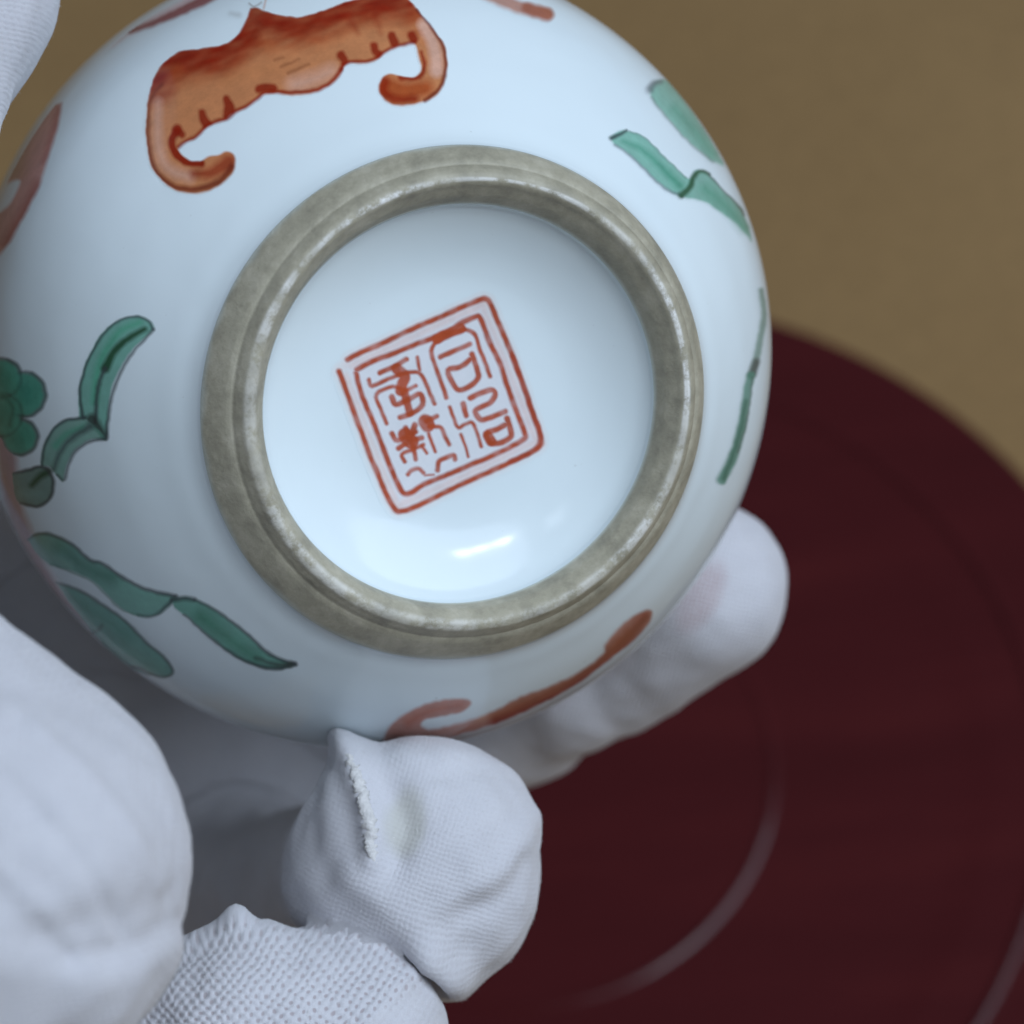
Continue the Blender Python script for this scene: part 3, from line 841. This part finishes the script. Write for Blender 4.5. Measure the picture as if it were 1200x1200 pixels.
# the jar presses into the cloth: keep the glove outside it
Lv = np.array(INV.to_3x3()) @ V.T + np.array(INV.translation)[:, None]
r_l = np.hypot(Lv[0], Lv[1]); z_l = Lv[2]
pb = PROF['body']; od = pb[:, 1].argsort()
pr_sel = pb[(np.arange(len(pb)) > 60)]
o_ = pr_sel[:, 1].argsort()
R_at = np.interp(z_l, pr_sel[o_, 1], pr_sel[o_, 0], left=0, right=0)
pen = np.clip(R_at + .0002 - r_l, 0, .004)
rad_l = np.stack([Lv[0] / np.maximum(r_l, 1e-6), Lv[1] / np.maximum(r_l, 1e-6), np.zeros(nv)], 1)
V += (rad_l * pen[:, None]) @ np.array(JAR_M.to_3x3()).T

# how open the knit is, and where skin shows through
def blob(cx, cy, rx, ry, rot, f):
    c_, s_ = math.cos(rot), math.sin(rot)
    x, y = PX[:, 0] - cx, PX[:, 1] - cy
    q = ((x * c_ + y * s_) / rx) ** 2 + ((-x * s_ + y * c_) / ry) ** 2
    return np.where(who == names.index(f), np.clip(1.6 - 1.2 * q, 0, 1), 0)
opn = np.clip(.12 + .22 * np.array([noise.noise(Vector(p) * 95 + Vector((4, 2, 9))) for p in V]), .02, .4)
opn = opn + opn_i
opn = np.maximum(opn, np.where(who == names.index('ring'), .68 + .35 * np.clip(nz1 + .2, -.4, .7), 0))
d_tip, _ = seg_dist(PX, np.array([(525, 1130), (470, 1170), (410, 1212), (380, 1260)], float))
tipside = (PX[:, 0] - 410) * .58 + (PX[:, 1] - 1212) * .81 > 0
opn = np.where((who == names.index('ring')) & tipside & (PX[:, 0] > 380), .12, opn)
opn = np.where((who == names.index('ring')) & (PX[:, 1] < 1090 - (PX[:, 0] - 300) * .05) & (PX[:, 0] < 360), .3, opn)
skin = blob(822, 700, 48, 22, -1.05, 'index') + .35 * blob(716, 770, 40, 22, -.7, 'index') + .3 * blob(655, 812, 36, 18, -.6, 'index')
dimple_shade = blob(474, 962, 26, 44, 0.1, 'middle') * .9  # yellowish shadow in the dimple beside the seam, put into the cloth colour

gm.vertices.foreach_set('co', V.astype(np.float32).ravel())
gm.polygons.foreach_set('use_smooth', [True] * len(gm.polygons))
a = gm.attributes.new('cloth', 'FLOAT_VECTOR', 'POINT')
a.data.foreach_set('vector', np.concatenate([UV * 1000, np.zeros((nv, 1))], 1).astype(np.float32).ravel())
for nm, arr in (('open_knit', opn), ('skin_show', np.clip(skin, 0, 1)), ('painted_shade', np.clip(dimple_shade, 0, 1))):
    a = gm.attributes.new(nm, 'FLOAT', 'POINT')
    a.data.foreach_set('value', arr.astype(np.float32))
gm.update()

t = NT('white_cotton_knit')
cl = t.attr('cloth').outputs['Vector']
wv = t.n('ShaderNodeTexNoise'); wv.inputs['Scale'].default_value = 0.5; wv.inputs['Detail'].default_value = 2
t.l(cl, wv.inputs['Vector'])
vm = t.n('ShaderNodeVectorMath', operation='MULTIPLY_ADD')
t.l(wv.outputs['Color'], vm.inputs[0]); vm.inputs[1].default_value = (.8, .8, 0); t.l(cl, vm.inputs[2])
sx = t.n('ShaderNodeSeparateXYZ'); t.l(vm.outputs[0], sx.inputs[0])
PU, PV = 0.66, 0.66
u = t.math('MULTIPLY', sx.outputs['X'], 2 * math.pi / PU / 1.41)
vv = t.math('MULTIPLY', sx.outputs['Y'], 2 * math.pi / PV / 1.41)
h1 = t.math('MULTIPLY', t.math('COSINE', t.math('ADD', u, vv)), 0.5)
h2 = t.math('MULTIPLY', t.math('COSINE', t.math('SUBTRACT', u, vv)), 0.5)
hole = t.math('ADD', h1, h2)                      # -1 .. 1, holes at the peaks
irr = t.noise(cl, 2.2, 3)
hole = t.math('ADD', hole, t.math('MULTIPLY', t.math('SUBTRACT', irr, .5), .9))
mask = t.ramp(hole, [(0.30, (0, 0, 0)), (0.85, (1, 1, 1))])
op = t.attr('open_knit').outputs['Fac']
mk = t.math('MULTIPLY', mask, op)
fz = t.noise(cl, 7, 4, 0.75)
fz2 = t.noise(cl, 0.35, 3)
c = t.ramp(fz, [(0.25, (0.57, 0.57, 0.605)), (0.75, (0.695, 0.695, 0.73))])
c = t.mix(0.6, c, t.ramp(fz2, [(0.3, (0.92, 0.92, 0.93)), (0.7, (1.0, 1.0, 1.0))]), 'MULTIPLY')
c = t.mix(t.math('MULTIPLY', mk, .72), c, (0.34, 0.27, 0.28))
sk = t.math('MULTIPLY', t.attr('skin_show').outputs['Fac'], t.math('ADD', .25, t.math('MULTIPLY', mask, .75)))
c = t.mix(sk, c, (0.36, 0.20, 0.20))
c = t.mix(t.math('MULTIPLY', t.attr('painted_shade').outputs['Fac'], t.math('MULTIPLY', fz, 1.0)), c, (0.50, 0.50, 0.40))
t.l(c, t.b.inputs['Base Color'])
t.b.inputs['Roughness'].default_value = 0.95
t.b.inputs['Specular IOR Level'].default_value = 0.08
t.b.inputs['Sheen Weight'].default_value = 0.25
t.b.inputs['Sheen Roughness'].default_value = 0.6
hh = t.math('ADD', t.math('MULTIPLY', fz, 0.35), t.math('MULTIPLY', t.math('MULTIPLY', hole, -0.6), t.math('ADD', op, .12)))
t.bump(hh, 0.55, 0.00022)
M_cot = t.m
gm.materials.clear(); gm.materials.append(M_cot)

hand = empty('gloved_hand', at(-300, 1150, .285), 'hand in a white cotton knit glove gripping the porcelain jar from the left', 'hand')
gm.name = 'glove'
glove = bpy.data.objects.new('glove', gm)
C.objects.link(glove)
glove.parent = hand
glove.matrix_parent_inverse = Matrix.Translation(-hand.location)

# stitched seam standing proud of the middle fingertip, and the binding on the ring finger
bpy.context.view_layer.update()
GB = BVHTree.FromPolygons([tuple(p) for p in V], [tuple(p.vertices) for p in gm.polygons])
def seam(pts, rad, label, lump=.7):
    path = spline(pts, 14)
    Q = []
    for x, y in path:
        d = (at(x, y, 1.0) - CAM_LOC).normalized()
        h = GB.ray_cast(CAM_LOC, d)
        if h[0] is not None: Q.append((h[0], h[1]))
    vs, fs = [], []
    S = 10
    for i, (p, nn) in enumerate(Q):
        a = Q[max(i - 1, 0)][0]; b = Q[min(i + 1, len(Q) - 1)][0]
        tg = (b - a).normalized(); sd_ = tg.cross(nn).normalized(); n2_ = sd_.cross(tg)
        e = math.sin(math.pi * (i + .5) / len(Q)) ** .35
        for k in range(S):
            an = 2 * math.pi * k / S
            rr_ = rad * e * (1 + lump * noise.noise(Vector((i * .45, k * .8, pts[0][0]))))
            rr_ *= 1 + .35 * noise.noise(Vector((i * 1.7, k * 2.1, 5.0)))
            off = (sd_ * math.cos(an) * 1.15 + n2_ * math.sin(an) * .8) * rr_
            vs.append(p - n2_ * rad * .42 + off - hand.location)
    for i in range(len(Q) - 1):
        for k in range(S):
            fs.append((i * S + k, i * S + (k + 1) % S, (i + 1) * S + (k + 1) % S, (i + 1) * S + k))
    o = mesh_obj('seam', vs, fs, M_seam, hand)
    o['label'] = label
    return o
t = NT('seam_cotton')
co = t.objco()
fz = t.noise(co, 2600, 4, .75)
t.l(t.ramp(fz, [(.25, (.66, .65, .64)), (.75, (.82, .81, .80))]), t.b.inputs['Base Color'])
t.b.inputs['Roughness'].default_value = .95
t.b.inputs['Specular IOR Level'].default_value = .08
t.bump(fz, .8, .0003)
M_seam = t.m
seam([(404, 878), (416, 905), (426, 935), (433, 965), (436, 995), (442, 1016)], 0.00044, 'rough serged seam across the middle fingertip')

# loose cotton fibres standing off the knit: far too many to count
NFZ = 26000
rs = np.random.default_rng(11)
tri = np.array([p.vertices[:] for p in gm.polygons if len(p.vertices) == 4])
ctr = V[tri].mean(1)
Pq = (ctr - np.array(CAM_LOC)) @ np.array(CAM_ROT)
ix = 600 + F_PX * Pq[:, 0] / -Pq[:, 2]; iy = 600 - F_PX * Pq[:, 1] / -Pq[:, 2]
sel = np.nonzero((ix > -120) & (ix < 1300) & (iy > -120) & (iy < 1320) & ((N[tri[:, 0]] * (np.array(CAM_LOC) - ctr)).sum(1) > -.08))[0]
pick = rs.choice(sel, NFZ)
w4 = rs.dirichlet([1, 1, 1, 1], NFZ)
b0 = (V[tri[pick]] * w4[..., None]).sum(1); nn = N[tri[pick, 0]]
tang = np.cross(nn, rs.normal(size=(NFZ, 3))); tang /= np.linalg.norm(tang, axis=1, keepdims=True)
t2 = np.cross(nn, tang)
ln = rs.uniform(.0001, .00032, NFZ)[:, None]
m0 = b0 + nn * ln * .45 + tang * ln * .35
e0 = b0 + nn * ln * rs.uniform(.3, .75, NFZ)[:, None] + tang * ln * .8 + t2 * ln * rs.uniform(-.5, .5, NFZ)[:, None]
wd = .000011
FV = np.stack([b0 - t2 * wd, b0 + t2 * wd, m0 - t2 * wd, m0 + t2 * wd, e0], 1).reshape(-1, 3) - np.array(hand.location)
k5 = np.arange(NFZ) * 5
fz_faces = [(a, a + 1, a + 3, a + 2) for a in k5] + [(a + 2, a + 3, a + 4) for a in k5]
fo = mesh_obj('cotton_fuzz', FV, fz_faces, M_seam, hand)
fo['kind'] = 'stuff'
